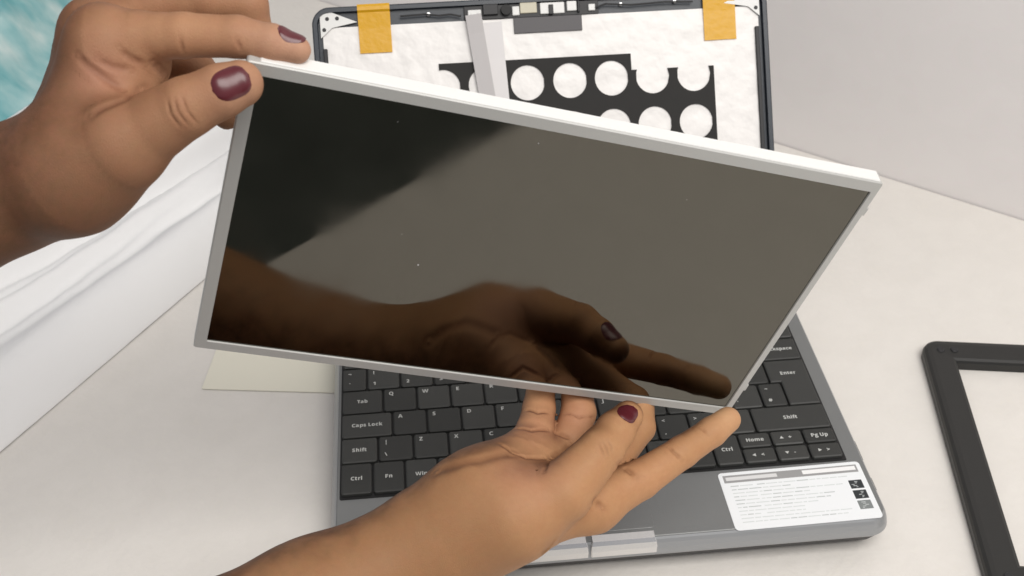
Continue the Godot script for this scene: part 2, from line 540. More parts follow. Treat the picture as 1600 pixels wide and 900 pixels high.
func lid(net: Node3D) -> void:
	# lid axes: x across, -z up the lid, y out of its inner face
	var a := deg_to_rad(34.6)
	var at := Transform3D(Basis(Vector3.RIGHT, Vector3(0, sin(a), cos(a)), Vector3(0, -cos(a), sin(a))), Vector3(0.0008, 0.0200, -0.0677) + shift)
	var W := 0.2585
	var H := 0.1730
	var c := Vector3(0, 0, -H / 2)
	var s := Shape.new()
	# shell: back, rounded rim, then down to the inner floor
	s.loft([Shape.rect(W, H, 0.010, c, -0.0085, 0.006, 10), Shape.rect(W, H, 0.010, c, -0.0060, 0.0012, 10), Shape.rect(W, H, 0.010, c, -0.0020, 0.0, 10), Shape.rect(W, H, 0.010, c, 0.0016, 0.0002, 10), Shape.rect(W, H, 0.010, c, 0.0024, 0.0009, 10), Shape.rect(W, H, 0.010, c, 0.0024, 0.0030, 10), Shape.rect(W, H, 0.010, c, -0.0008, 0.0034, 10)])
	var shell := part("lid", s.mesh(), M.lid_navy, net, at)
	shell.set_meta("label", "dark blue lid shell without its screen, lined with white foil")
	# hinges
	for x in [-0.085, 0.085]:
		s = Shape.new()
		s.tube([Vector3(x - 0.014, 0.0, 0.0), Vector3(x + 0.014, 0.0, 0.0)], 0.0055, 14)
		part("hinge", s.mesh(), M.lid_navy, shell)
	# crinkled white foil
	s = Shape.new()
	var nx := 96
	var nz := 60
	var g := []
	for j in nz + 1:
		for i in nx + 1:
			var x := -0.1235 + 0.2475 * i / nx
			var z := -0.1617 + 0.156 * j / nz
			var h := 0.00035 * noise.get_noise_2d(x * 70.0, z * 70.0) + 0.00025 * absf(noise.get_noise_2d(x * 190.0 + 40.0, z * 120.0))
			g.append(Vector3(x, 0.0002 + h, z))
	grid(s, g, nx, nz)
	part("foil", s.mesh(), M.foil, shell)
	# black sheet with round holes, cut low at its upper right
	s = Shape.new()
	var cols := [-0.0583, -0.0345, -0.0107, 0.0135, 0.0373, 0.0609, 0.0847]
	for row in 4:
		var t0 := 0.1252 - 0.0272 * row
		for k in cols.size():
			var x0: float = cols[k] - 0.0119 if k > 0 else -0.0602
			var x1: float = cols[k] + 0.0119 if k < 6 else 0.0965
			if k < 6:
				x1 = (cols[k] + cols[k + 1]) / 2
			if k > 0:
				x0 = (cols[k] + cols[k - 1]) / 2
			if k == 4:
				x1 = 0.0490
			if k == 5:
				x0 = 0.0490
			var z0 := -(t0 + 0.0136) if row > 0 else (-0.1385 if k < 5 else -0.1292)
			var z1 := -(t0 - 0.0136)
			var ring := PackedVector2Array()
			for q in 28:
				ring.append(Vector2(cols[k] + cos(TAU * q / 28) * 0.0096, -t0 + sin(TAU * q / 28) * 0.0099))
			for half in 2:
				var xa: float = x0 if half == 0 else cols[k]
				var xb: float = cols[k] if half == 0 else x1
				for poly in Geometry2D.clip_polygons(PackedVector2Array([Vector2(xa, z0), Vector2(xb, z0), Vector2(xb, z1), Vector2(xa, z1)]), ring):
					if not Geometry2D.triangulate_polygon(poly).is_empty():
						s.sheet(poly, 0.0007, 0.00025)
	part("perforated_sheet", s.mesh(), M.sheet_black, shell)
	# amber tapes that wrap over the top rim
	for q in [[-0.1035, -0.0855, 0.1465, 0.006], [0.0920, 0.1105, 0.1435, -0.01]]:
		s = Shape.new()
		tape(s, q[0], q[1], [Vector2(-q[2], 0.0010), Vector2(-0.1600, 0.0012), Vector2(-0.1690, 0.0017), Vector2(-0.1702, 0.0028), Vector2(-0.1722, 0.0028), Vector2(-0.1735, 0.0018)], 0.00012)
		part("amber_tape", s.mesh(), M.amber_tape, shell)
	# cables running down from the camera board
	s = Shape.new()
	tape(s, -0.0045, 0.0045, [Vector2(-0.1655, 0.0032), Vector2(-0.155, 0.0026), Vector2(-0.12, 0.0022), Vector2(-0.06, 0.0022), Vector2(-0.006, 0.0030)], 0.0009)
	part("screen_cable", s.mesh(), M.cable_grey, shell, Transform3D(Basis(Vector3.UP, 0.11), Vector3(-0.0210, 0, 0.0)))
	s = Shape.new()
	tape(s, -0.0070, 0.0062, [Vector2(-0.160, 0.0020), Vector2(-0.14, 0.0014), Vector2(-0.10, 0.0012), Vector2(-0.03, 0.0012)], 0.0003)
	part("cable_tape", s.mesh(), M.cable_white, shell, Transform3D(Basis(Vector3.UP, 0.04), Vector3(-0.0232, 0, 0)))
	# camera board at the middle of the upper rim
	s = Shape.new()
	s.box(Vector3(-0.0440, -0.0002, -0.1695), Vector3(0.0320, 0.0012, -0.1618), 0.0002)
	var board := part("camera_board", s.mesh(), M.case_dark, shell)
	for q in [[-0.0420, -0.0345, -0.1672, -0.1618], [-0.0170, -0.0130, -0.1680, -0.1630], [-0.0012, 0.0125, -0.1692, -0.1630], [0.0140, 0.0195, -0.1694, -0.1640], [0.0262, 0.0300, -0.1672, -0.1636]]:
		s = Shape.new()
		s.box(Vector3(q[0], 0.0012, q[2]), Vector3(q[1], 0.0026, q[3]), 0.0003)
		part("connector", s.mesh(), M.plastic_white, shell)
	for q in [[-0.0335, -0.0250, -0.1698, -0.1640], [0.0035, 0.0062, -0.1680, -0.1625], [0.0200, 0.0212, -0.1694, -0.1630]]:
		s = Shape.new()
		s.box(Vector3(q[0], 0.0012, q[2]), Vector3(q[1], 0.0033, q[3]), 0.0003)
		part("connector", s.mesh(), M.case_dark, shell)
	s = Shape.new()
	s.box(Vector3(-0.0125, 0.0012, -0.1700), Vector3(-0.0030, 0.0021, -0.1640), 0.0003)
	part("component_plate", s.mesh(), M.board_beige, shell)
	s = Shape.new()
	s.disc(Vector3(-0.0205, 0.0012, -0.1662), 0.0030, 0.0030, 18)
	part("camera_lens", s.mesh(), M.tray_black, shell)
	for q in [[[-0.046, -0.1640], [-0.052, -0.1655], [-0.058, -0.1650], [-0.066, -0.1662], [-0.080, -0.1658]], [[-0.0365, -0.1655], [-0.038, -0.1600], [-0.0372, -0.1540], [-0.0362, -0.1440], [-0.0350, -0.1300], [-0.0320, -0.1000]], [[0.030, -0.1650], [0.036, -0.1668], [0.050, -0.1655], [0.070, -0.1662], [0.086, -0.1655]], [[-0.0400, -0.1650], [-0.0425, -0.1600], [-0.0412, -0.1540], [-0.0390, -0.1400]]]:
		s = Shape.new()
		var way := []
		for p in q:
			way.append(Vector3(p[0], 0.0026, p[1]))
		s.tube(way, 0.0005, 6)
		part("wire", s.mesh(), M.case_dark if way[0].x > 0.0 or way[0].x < -0.045 else M.plastic_white, shell)
	s = Shape.new()
	s.box(Vector3(-0.0165, 0.0006, -0.1618), Vector3(0.0222, 0.0014, -0.1530), 0.0002)
	part("dark_bracket", s.mesh(), M.bracket_grey, shell)
	# screen rails down both sides, screw plates in the corners, screws
	for q in [-0.1226, 0.1226]:
		s = Shape.new()
		s.box(Vector3(q - 0.0011, 0.0, -0.150), Vector3(q + 0.0011, 0.0020, -0.012), 0.0003)
		part("rail", s.mesh(), M.case_dark, shell)
	for side in [-1.0, 1.0]:
		s = Shape.new()
		s.sheet(PackedVector2Array([Vector2(side * 0.1245, -0.1690), Vector2(side * 0.1180, -0.1700), Vector2(side * 0.1040, -0.1640), Vector2(side * 0.1180, -0.1615), Vector2(side * 0.1245, -0.1560)]), 0.0009, 0.0007)
		part("corner_plate", s.mesh(), M.plastic_white, shell)
		for q in [Vector2(0.1225, -0.1605), Vector2(0.1205, -0.1665), Vector2(0.1150, -0.1665)]:
			s = Shape.new()
			s.disc(Vector3(side * q.x, 0.0016, q.y), 0.0011, 0.0004, 12)
			part("screw", s.mesh(), M.case_dark, shell)
	for x in [0.0300, 0.0450, -0.0640, 0.0760]:
		s = Shape.new()
		s.disc(Vector3(x, -0.0006, -0.1665), 0.0012, 0.0012, 12)
		part("screw", s.mesh(), M.screw_steel, shell)

func grid(s: Shape, g: Array, nx: int, nz: int) -> void:
	# a smooth sheet over (nx + 1) x (nz + 1) points
	var nn := []
	for j in nz + 1:
		for i in nx + 1:
			var dx: Vector3 = g[j * (nx + 1) + mini(i + 1, nx)] - g[j * (nx + 1) + maxi(i - 1, 0)]
			var dz: Vector3 = g[mini(j + 1, nz) * (nx + 1) + i] - g[maxi(j - 1, 0) * (nx + 1) + i]
			nn.append(dz.cross(dx).normalized())
	for j in nz:
		for i in nx:
			var a := j * (nx + 1) + i
			var b := a + 1
			var c := a + nx + 2
			var d := a + nx + 1
			s.tri(g[a], g[b], g[c], nn[a], nn[b], nn[c])
			s.tri(g[a], g[c], g[d], nn[a], nn[c], nn[d])

func tape(s: Shape, x0: float, x1: float, path: Array, thick: float) -> void:
	# a strip from x0 to x1 along path (z, y), with thickness
	var loops := []
	for i in path.size():
		var t: Vector2 = (path[mini(i + 1, path.size() - 1)] - path[maxi(i - 1, 0)]).normalized()
		var up := Vector2(t.y, -t.x)
		if up.y < 0.0:
			up = -up
		var p: Vector2 = path[i]
		var q := p + up * thick
		loops.append([Vector3(x0, p.y, p.x), Vector3(x1, p.y, p.x), Vector3(x1, q.y, q.x), Vector3(x0, q.y, q.x)])
	for i in loops.size() - 1:
		var a: Array = loops[i]
		var b: Array = loops[i + 1]
		for k in 4:
			var j := (k + 1) % 4
			var nn: Vector3 = (a[j] - a[k]).cross(b[k] - a[k]).normalized()
			var mid: Vector3 = (a[0] + a[1] + a[2] + a[3]) / 4
			if nn.dot((a[k] + a[j]) / 2 - mid) < 0.0:
				nn = -nn
			s.quad(a[k], a[j], b[j], b[k], nn)
	s.quad(loops[0][0], loops[0][1], loops[0][2], loops[0][3], (path[0] - path[1]).normalized().x * Vector3(0, 0, 1))
	s.quad(loops[-1][0], loops[-1][1], loops[-1][2], loops[-1][3], (path[-1] - path[-2]).normalized().x * Vector3(0, 0, 1))

# ---------------------------------------------------------------- the screen panel held in the hands

func build_panel() -> void:
	var at := Transform3D(Basis(Vector3(0.9555, -0.2926, -0.0378), Vector3(-0.0049, -0.1439, 0.9896), Vector3(-0.2950, -0.9454, -0.1389)).orthonormalized(), Vector3(-0.0355, 0.1779, 0.1083))
	var t := thing("display_module", "bare laptop screen with dark glossy face and thin silver frame, held up by two hands", "display", at)
	var W := 0.2305
	var H := 0.1382
	var c := Vector3(-0.0009, 0, -0.0002)
	var outer := func(y, inset): return Shape.rect(W, H, 0.0012, c, y, inset, 3)
	var inner := func(y, inset): return Shape.rect(0.2227, 0.1285, 0.0004, Vector3.ZERO, y, inset, 3)
	var s := Shape.new()
	s.loft([outer.call(-0.0058, 0.0), outer.call(-0.0004, 0.0), outer.call(0.0, 0.0004), inner.call(0.0, -0.0002), inner.call(-0.0009, 0.0)], false, true)
	part("metal_frame", s.mesh(), M.panel_metal, t)
	s = Shape.new()
	s.loft([inner.call(-0.0016, -0.0004), inner.call(-0.0007, -0.00005)], true, false)
	part("screen", s.mesh(), M.screen_glass, t)
	for z in [-0.054, 0.051]:
		s = Shape.new()
		s.box(Vector3(0.1142, -0.0050, z - 0.002), Vector3(0.1160, -0.0012, z + 0.002), 0.0003)
		part("mounting_tab", s.mesh(), M.panel_metal, t)
	var rn := RandomNumberGenerator.new()
	rn.seed = 12
	for k in 5:
		s = Shape.new()
		var size := rn.randf_range(0.00012, 0.00022) if k > 0 else 0.00038
		var spot := Vector3(rn.randf_range(-0.10, 0.105), -0.0007, rn.randf_range(-0.058, 0.058)) if k > 0 else Vector3(-0.0415, -0.0007, 0.0075)
		s.disc(spot, size, size * 0.6, 7, size * 0.3)
		part("dust_speck", s.mesh(), M.cable_grey, t)
	s = Shape.new()
	s.box(Vector3(-0.1120, -0.0062, -0.06975), Vector3(0.1130, -0.0007, -0.0685), 0.0003)
	part("lit_edge_strip", s.mesh(), M.plastic_white, t)  # added white strip: light from above on the top side, put into colour
	s = Shape.new()
	s.box(Vector3(-0.105, -0.0066, 0.030), Vector3(0.090, -0.0059, 0.062), 0.0002)
	part("circuit_strip", s.mesh(), M.board_beige, t)

# ---------------------------------------------------------------- the loose bezel

func build_bezel() -> void:
	var th := 0.18
	var ax := Vector3(cos(th), 0, sin(th))
	var az := Vector3(-sin(th), 0, cos(th))
	var corner := Vector3(0.2012, 0, -0.0280)
	var mid := corner + ax * 0.129 + az * 0.0885
	var t := thing("bezel", "loose black plastic screen bezel lying flat on the table at the right", "bezel", Transform3D(Basis(ax, Vector3.UP, az), mid))
	var lp := func(y, inset): return Shape.rect(0.258, 0.177, 0.010, Vector3.ZERO, y, inset, 10)
	var s := Shape.new()
	s.loft([lp.call(0.0003, 0.0008), lp.call(0.0012, 0.0), lp.call(0.0050, 0.0), lp.call(0.0066, 0.0007), lp.call(0.0074, 0.0022), lp.call(0.0076, 0.0045), lp.call(0.0070, 0.0150), lp.call(0.0062, 0.0166), lp.call(0.0048, 0.0172), lp.call(0.0003, 0.0172)], false, false)
	part("frame", s.mesh(), M.bezel_black, t)
	for q in [Vector2(-0.1195, -0.0795), Vector2(0.1195, -0.0795), Vector2(-0.1195, 0.0795), Vector2(0.1195, 0.0795), Vector2(-0.1120, -0.0800)]:
		s = Shape.new()
		s.disc(Vector3(q.x, 0.0070, q.y), 0.0022, 0.0010, 16, 0.0004)
		part("screw_cover", s.mesh(), M.case_dark, t)
	s = Shape.new()
	s.disc(Vector3(0.0, 0.0070, -0.0805), 0.0030, 0.0006, 18)
	part("camera_window", s.mesh(), M.tray_black, t)

# ---------------------------------------------------------------- cloths

func build_cloths() -> void:
	# white cloth: its near edge runs from the lower left of the picture up behind the panel
	var e := Vector3(0.547, 0, -0.837)
	var inward := Vector3(-0.837, 0, -0.547)
	var from := Vector3(-0.2905, 0, -0.0158)
	var nx := 110
	var nz := 150
	var g := []
	for j in nz + 1:
		for i in nx + 1:
			var s := -0.16 + 0.46 * i / nx
			var q := 0.26 * pow(float(j) / nz, 1.5)
			var fan := 1.0 + 1.7 * (0.16 - s)          # folds spread out towards the lower left
			var w := q / fan
			var wave := w + 0.004 * noise.get_noise_2d(s * 9.0, q * 6.0) * smoothstep(0.01, 0.04, w)
			var h := 0.025 * pow(sin(minf(w / 0.024, 1.0) * PI / 2), 0.75) * (0.28 + 0.72 * smoothstep(0.052, 0.022, wave))
			h += 0.013 * exp(-pow((wave - 0.062) / 0.0075, 2.0))
			h += 0.0045 * exp(-pow((wave - 0.043 - 0.05 * s) / 0.0040, 2.0))
			h += 0.022 * exp(-pow((wave - 0.092) / 0.010, 2.0))
			h += 0.006 * exp(-pow((wave - 0.077 + 0.04 * s) / 0.0040, 2.0))
			h += 0.010 * pow(0.5 + 0.5 * sin(wave * 190.0), 1.5) * smoothstep(0.09, 0.11, wave)
			h += 0.0007 * noise.get_noise_2d(s * 14.0, q * 40.0 + 9.0)
			h *= smoothstep(0.0, 0.02, 0.30 - s) if s > 0.2 else 1.0
			h *= smoothstep(0.26, 0.23, q)
			g.append(from + e * s + inward * q + Vector3(0, 0.0006 + maxf(h, 0.0), 0))
	var sh := Shape.new()
	grid(sh, g, nx, nz)
	single("white_cloth", sh.mesh(), M.cotton_white, "white cloth with long soft folds lying on the table under the upper hand", "cloth")
	# teal and white patterned cloth farther back
	g = []
	nx = 70
	nz = 70
	for j in nz + 1:
		for i in nx + 1:
			var x := -0.62 + 0.27 * i / nx
			var z := -0.62 + 0.38 * j / nz
			var edge := smoothstep(0.0, 0.05, minf(minf(x + 0.62, -0.35 - x), minf(z + 0.62, -0.24 - z)))
			var h := 0.035 + 0.02 * noise.get_noise_2d(x * 12.0, z * 9.0) + 0.010 * sin(x * 60.0 + 14.0 * z)
			g.append(Vector3(x, 0.0008 + h * edge, z))
	sh = Shape.new()
	grid(sh, g, nx, nz)
	single("patterned_cloth", sh.mesh(), M.cotton_teal, "teal and white patterned cloth heaped behind the upper hand", "cloth")

# ---------------------------------------------------------------- small things

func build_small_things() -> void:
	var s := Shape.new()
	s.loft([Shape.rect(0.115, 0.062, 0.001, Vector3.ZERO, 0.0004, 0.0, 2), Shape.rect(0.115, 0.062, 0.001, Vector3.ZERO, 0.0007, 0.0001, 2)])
	single("bounce_patch", s.mesh(), M.bounce_cream, "pale cream patch painted as light bounced from the panel onto the table at the left edge of the netbook", "light_patch", Transform3D(Basis(Vector3.UP, -0.15), Vector3(-0.1405, 0, -0.0590)))  # added patch: stands in for light bounced onto the table

# ---------------------------------------------------------------- hands

const RIGHT_PALM = [
	[-0.1858,0.0522,0.1887,0.0317, -0.1291,0.0537,0.1595,0.0255],
	[-0.1291,0.0537,0.1595,0.0255, -0.0755,0.0689,0.1410,0.0211],
	[-0.0755,0.0689,0.1410,0.0211, -0.0563,0.0816,0.1337,0.0197],
	[-0.0564,0.0801,0.1348,0.0208, -0.0375,0.0855,0.1155,0.0113],
	[-0.0565,0.0766,0.1350,0.0197, -0.0264,0.0785,0.1184,0.0107],
	[-0.0540,0.0763,0.1361,0.0166, -0.0169,0.0770,0.1261,0.0106],
	[-0.0529,0.0763,0.1390,0.0166, -0.0123,0.0743,0.1339,0.0116],
	[-0.0650,0.0746,0.1427,0.0178, -0.0459,0.0850,0.1482,0.0149],
]
const RIGHT_FINGERS = [
	[[-0.0123,0.0743,0.1339,0.0116,0.0070], [0.0085,0.0782,0.1274,0.0082,0.0030], [0.0283,0.0822,0.1171,0.0069,0.0010], [0.0426,0.0845,0.1090,0.0064,0.0010], [0.0507,0.0861,0.1040,0.0056,0.0010]],
	[[-0.0169,0.0770,0.1261,0.0106,0.0070], [-0.0001,0.0798,0.1139,0.0084,0.0030], [0.0128,0.0828,0.1013,0.0068,0.0010], [0.0151,0.0885,0.0882,0.0062,0.0010], [0.0130,0.1009,0.0808,0.0056,0.0010]],
	[[-0.0264,0.0785,0.1184,0.0107,0.0070], [-0.0185,0.0839,0.1076,0.0083,0.0030], [-0.0130,0.0882,0.0949,0.0075,0.0010], [-0.0126,0.0945,0.0834,0.0067,0.0010], [-0.0149,0.1046,0.0778,0.0061,0.0010]],
	[[-0.0375,0.0855,0.1155,0.0113,0.0070], [-0.0331,0.0888,0.1052,0.0082,0.0030], [-0.0300,0.0907,0.0930,0.0070,0.0010], [-0.0278,0.0963,0.0829,0.0061,0.0010], [-0.0247,0.1076,0.0801,0.0055,0.0010]],
	[[-0.0459,0.0850,0.1482,0.0149,0.0080], [-0.0262,0.0928,0.1438,0.0122,0.0060], [-0.0091,0.1021,0.1313,0.0091,0.0020], [-0.0021,0.1039,0.1229,0.0080,0.0010], [0.0042,0.1042,0.1156,0.0064,0.0010]],
]
const RIGHT_CREASES = [
	[0.0008, 0.0006, [[0.0215,0.0881,0.1189], [0.0230,0.0880,0.1222], [0.0254,0.0862,0.1245], [0.0261,0.0852,0.1250]]],
	[0.0008, 0.0005, [[0.0367,0.0902,0.1111], [0.0382,0.0899,0.1140], [0.0394,0.0891,0.1152]]],
	[0.0012, 0.0010, [[-0.0147,0.0930,0.1496], [-0.0117,0.0837,0.1439], [-0.0100,0.0819,0.1448]]],
	[0.0012, 0.0008, [[-0.0036,0.1013,0.1390], [0.0021,0.0860,0.1280], [0.0052,0.0855,0.1322]]],
	[0.0009, 0.0008, [[-0.0492,0.1009,0.1228], [-0.0450,0.1013,0.1284], [-0.0395,0.0995,0.1301], [-0.0320,0.0959,0.1278]]],
	[0.0009, 0.0008, [[-0.0300,0.0956,0.1291], [-0.0325,0.1024,0.1383], [-0.0337,0.1033,0.1422]]],
	[0.0013, 0.0008, [[-0.0191,0.0906,0.1150], [-0.0232,0.0925,0.1210], [-0.0287,0.0945,0.1264]]],
	[0.0008, 0.0005, [[-0.0367,0.0953,0.0983], [-0.0317,0.0972,0.1025], [-0.0263,0.0950,0.1007]]],
	[0.0009, 0.0008, [[-0.0416,0.0957,0.1094], [-0.0356,0.0978,0.1133], [-0.0280,0.0943,0.1103]]],
	[0.0008, 0.0005, [[-0.0198,0.0927,0.0994], [-0.0140,0.0935,0.1032], [-0.0068,0.0895,0.0998]]],
	[0.0010, 0.0008, [[-0.0253,0.0913,0.1086], [-0.0219,0.0915,0.1114], [-0.0184,0.0908,0.1134]]],
	[0.0006, 0.0003, [[-0.0098,0.1106,0.1354], [-0.0086,0.1088,0.1380], [-0.0078,0.1060,0.1402]]],
	[0.0006, 0.0003, [[-0.0114,0.1102,0.1359], [-0.0105,0.1087,0.1384], [-0.0094,0.1064,0.1405]]],
	[0.0006, 0.0003, [[-0.0079,0.1109,0.1345], [-0.0067,0.1091,0.1371], [-0.0062,0.1065,0.1392]]],
	[0.0025, 0.0007, [[-0.0761,0.0963,0.1309], [-0.0673,0.1019,0.1334], [-0.0583,0.1040,0.1340], [-0.0446,0.1012,0.1287]]],
]
const LEFT_PALM = [
	[-0.2709,0.2134,0.1279,0.0310, -0.2062,0.2342,0.1176,0.0185],
	[-0.2062,0.2342,0.1176,0.0185, -0.1865,0.2428,0.1266,0.0170],
	[-0.1865,0.2428,0.1266,0.0170, -0.1676,0.2551,0.1314,0.0130],
	[-0.1875,0.2444,0.1112,0.0155, -0.1727,0.2760,0.1032,0.0115],
	[-0.1910,0.2402,0.0952,0.0145, -0.1794,0.2723,0.0864,0.0110],
	[-0.1950,0.2308,0.0894,0.0140, -0.1863,0.2608,0.0732,0.0100],
	[-0.1829,0.2473,0.1222,0.0150, -0.1715,0.2643,0.1074,0.0100],
	[-0.1715,0.2643,0.1074,0.0100, -0.1600,0.2699,0.1053,0.0065],
]
const LEFT_FINGERS = [
	[[-0.1727,0.2760,0.1032,0.0115,0.0080], [-0.1606,0.2792,0.1056,0.0082,0.0060], [-0.1463,0.2809,0.1094,0.0071,0.0010], [-0.1292,0.2808,0.1123,0.0066,0.0010], [-0.1184,0.2791,0.1146,0.0059,0.0010], [-0.1107,0.2770,0.1162,0.0044,0.0010]],
	[[-0.1794,0.2723,0.0864,0.0110,0.0070], [-0.1568,0.2805,0.0859,0.0078,0.0010], [-0.1392,0.2833,0.0891,0.0073,0.0010], [-0.1273,0.2814,0.0904,0.0064,0.0010], [-0.1263,0.2726,0.0923,0.0060,0.0010]],
	[[-0.1863,0.2608,0.0732,0.0100,0.0070], [-0.1633,0.2628,0.0864,0.0080,0.0010], [-0.1482,0.2590,0.0920,0.0070,0.0010], [-0.1413,0.2515,0.0984,0.0056,0.0010], [-0.1383,0.2478,0.1041,0.0044,0.0010]],
	[[-0.1865,0.2428,0.1266,0.0170,0.0080], [-0.1676,0.2551,0.1314,0.0130,0.0080], [-0.1454,0.2676,0.1325,0.0094,0.0020], [-0.1341,0.2718,0.1309,0.0083,0.0010], [-0.1284,0.2730,0.1292,0.0074,0.0010]],
]
const LEFT_CREASES = [
	[0.0013, 0.0008, [[-0.1789,0.2792,0.1160], [-0.1759,0.2767,0.1183], [-0.1722,0.2739,0.1199], [-0.1658,0.2698,0.1226]]],
	[0.0012, 0.0006, [[-0.1659,0.2803,0.1153], [-0.1626,0.2768,0.1157], [-0.1589,0.2738,0.1148]]],
	[0.0012, 0.0005, [[-0.1729,0.2782,0.1174], [-0.1684,0.2756,0.1180], [-0.1631,0.2734,0.1170]]],
	[0.0014, 0.0013, [[-0.1565,0.2738,0.1137], [-0.1549,0.2705,0.1119], [-0.1540,0.2666,0.1090]]],
	[0.0007, 0.0004, [[-0.1460,0.2836,0.1164], [-0.1461,0.2808,0.1169], [-0.1461,0.2778,0.1163]]],
	[0.0007, 0.0004, [[-0.1287,0.2833,0.1188], [-0.1281,0.2814,0.1193], [-0.1277,0.2791,0.1192]]],
	[0.0006, 0.0003, [[-0.1489,0.2742,0.1388], [-0.1485,0.2706,0.1414], [-0.1459,0.2660,0.1422]]],
	[0.0006, 0.0003, [[-0.1469,0.2748,0.1390], [-0.1461,0.2712,0.1416], [-0.1434,0.2661,0.1420]]],
	[0.0006, 0.0003, [[-0.1445,0.2751,0.1389], [-0.1434,0.2712,0.1414], [-0.1410,0.2664,0.1412]]],
	[0.0016, 0.0008, [[-0.1739,0.2684,0.1354], [-0.1691,0.2701,0.1334], [-0.1634,0.2709,0.1307], [-0.1603,0.2669,0.1178]]],
]

class Body:
	# a body as a field: bones of a palm and arm that melt together, and chains of finger bones
	var palm: Array
	var fingers: Array
	var creases: Array
	var a := PackedVector3Array()
	var ab := PackedVector3Array()
	var inv := PackedFloat32Array()
	var ra := PackedFloat32Array()
	var dr := PackedFloat32Array()
	var ka := PackedFloat32Array()
	var dk := PackedFloat32Array()
	var chain := PackedInt32Array()        # 0 palm, 1 .. fingers
	func bone(p: Vector3, q: Vector3, rp: float, rq: float, kp: float, kq: float, ch: int) -> void:
		a.append(p)
		ab.append(q - p)
		inv.append(1.0 / (q - p).length_squared())
		ra.append(rp)
		dr.append(rq - rp)
		ka.append(kp)
		dk.append(kq - kp)
		chain.append(ch)
	func setup(palm_: Array, fingers_: Array, creases_: Array) -> void:
		for b in palm_:
			bone(Vector3(b[0], b[1], b[2]), Vector3(b[4], b[5], b[6]), b[3], b[7], 0, 0, 0)
		var ch := 1
		for f in fingers_:
			for i in f.size() - 1:
				var p: Array = f[i]
				var q: Array = f[i + 1]
				bone(Vector3(p[0], p[1], p[2]), Vector3(q[0], q[1], q[2]), p[3], q[3], p[4], q[4], ch)
			ch += 1
		for c in creases_:
			var pts := []
			for p in c[2]:
				pts.append(Vector3(p[0], p[1], p[2]))
			creases.append([c[0], c[1], pts])
	func near(p: Vector3, reach: float) -> PackedInt32Array:
		var out := PackedInt32Array()
		for i in a.size():
			var d := p - a[i]
			var t := clampf(d.dot(ab[i]) * inv[i], 0.0, 1.0)
			if (d - ab[i] * t).length() - ra[i] - dr[i] * t < reach:
				out.append(i)
		return out
	func field(p: Vector3, list: PackedInt32Array) -> float:
		var base := 1.0
		var out := 1.0
		var now := 0
		var dc := 1.0
		var kc := 0.001
		for i in list:
			var d := p - a[i]
			var t := clampf(d.dot(ab[i]) * inv[i], 0.0, 1.0)
			var e := (d - ab[i] * t).length() - ra[i] - dr[i] * t
			if chain[i] == 0:
				var h := maxf(0.012 - absf(base - e), 0.0) / 0.012
				base = minf(base, e) - h * h * 0.003
			else:
				if chain[i] != now:
					if now > 0:
						var h := maxf(kc - absf(base - dc), 0.0) / kc
						out = minf(out, minf(base, dc) - h * h * kc * 0.25)
					now = chain[i]
					dc = e
					kc = ka[i] + dk[i] * t
				else:
					var w := clampf(0.5 + (dc - e) / 0.008, 0.0, 1.0)
					kc += (ka[i] + dk[i] * t - kc) * w
					var h := maxf(0.0015 - absf(dc - e), 0.0) / 0.0015
					dc = minf(dc, e) - h * h * 0.000375
		if now > 0:
			var h := maxf(kc - absf(base - dc), 0.0) / kc
			out = minf(out, minf(base, dc) - h * h * kc * 0.25)
		return minf(out, base)
	func away(p: Vector3) -> float:
		# how far p lies outside the reach of the nearest crease
		var best := 1.0
		for c in creases:
			for i in c[2].size() - 1:
				var q: Vector3 = c[2][i]
				var s: Vector3 = c[2][i + 1] - q
				var d := p - q
				if d.length_squared() > 0.0025:
					continue
				best = minf(best, (d - s * clampf(d.dot(s) / s.length_squared(), 0.0, 1.0)).length() - 2.2 * c[0])
		return best
	func groove(p: Vector3) -> float:
		# how deep the skin's creases are at p, at most
		var g := 0.0
		for c in creases:
			var r: float = c[0]
			for i in c[2].size() - 1:
				var q: Vector3 = c[2][i]
				var s: Vector3 = c[2][i + 1] - q
				var d := p - q
				if d.length_squared() > 0.0025:
					continue
				var t := clampf(d.dot(s) / s.length_squared(), 0.0, 1.0)
				var x := (d - s * t).length_squared() / (r * r)
				if x < 6.0:
					var end := minf((p - c[2][0]).length(), (p - c[2][-1]).length())
					g = maxf(g, c[1] * exp(-x) * clampf(0.15 + end / 0.003, 0.0, 1.0))
		return g

func skin_colour(p: Vector3, g: Vector3, gr: float, look: Dictionary) -> Color:
	var side := smoothstep(-0.4, 0.5, g.dot(look.pale_side) + 0.25 * noise.get_noise_3dv(p * 60.0))
	var c: Color = look.dorsal_and_shade.lerp(look.palmar, side)
	c = c * lerpf(1.0, look.tan, smoothstep(-0.065, 0.02, (p - look.wrist).dot(look.up_arm)))  # darker up the arm; on the left hand this includes painted shade
	for q in look.blushes:
		c = c.lerp(q[2], q[3] * exp(-(p - q[0]).length_squared() / (q[1] * q[1])))
	var blot := noise.get_noise_3dv(p * 130.0) * 0.5 + noise.get_noise_3dv(p * 420.0 + Vector3.ONE * 7.0) * 0.35
	c = c.lerp(look.flush, clampf(0.15 + 0.34 * blot, 0.0, 0.5))
	c = c * (1.0 + 0.05 * noise.get_noise_3dv(p * 900.0))
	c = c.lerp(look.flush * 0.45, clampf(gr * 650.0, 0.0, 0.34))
	c.a = 1.0
	return c

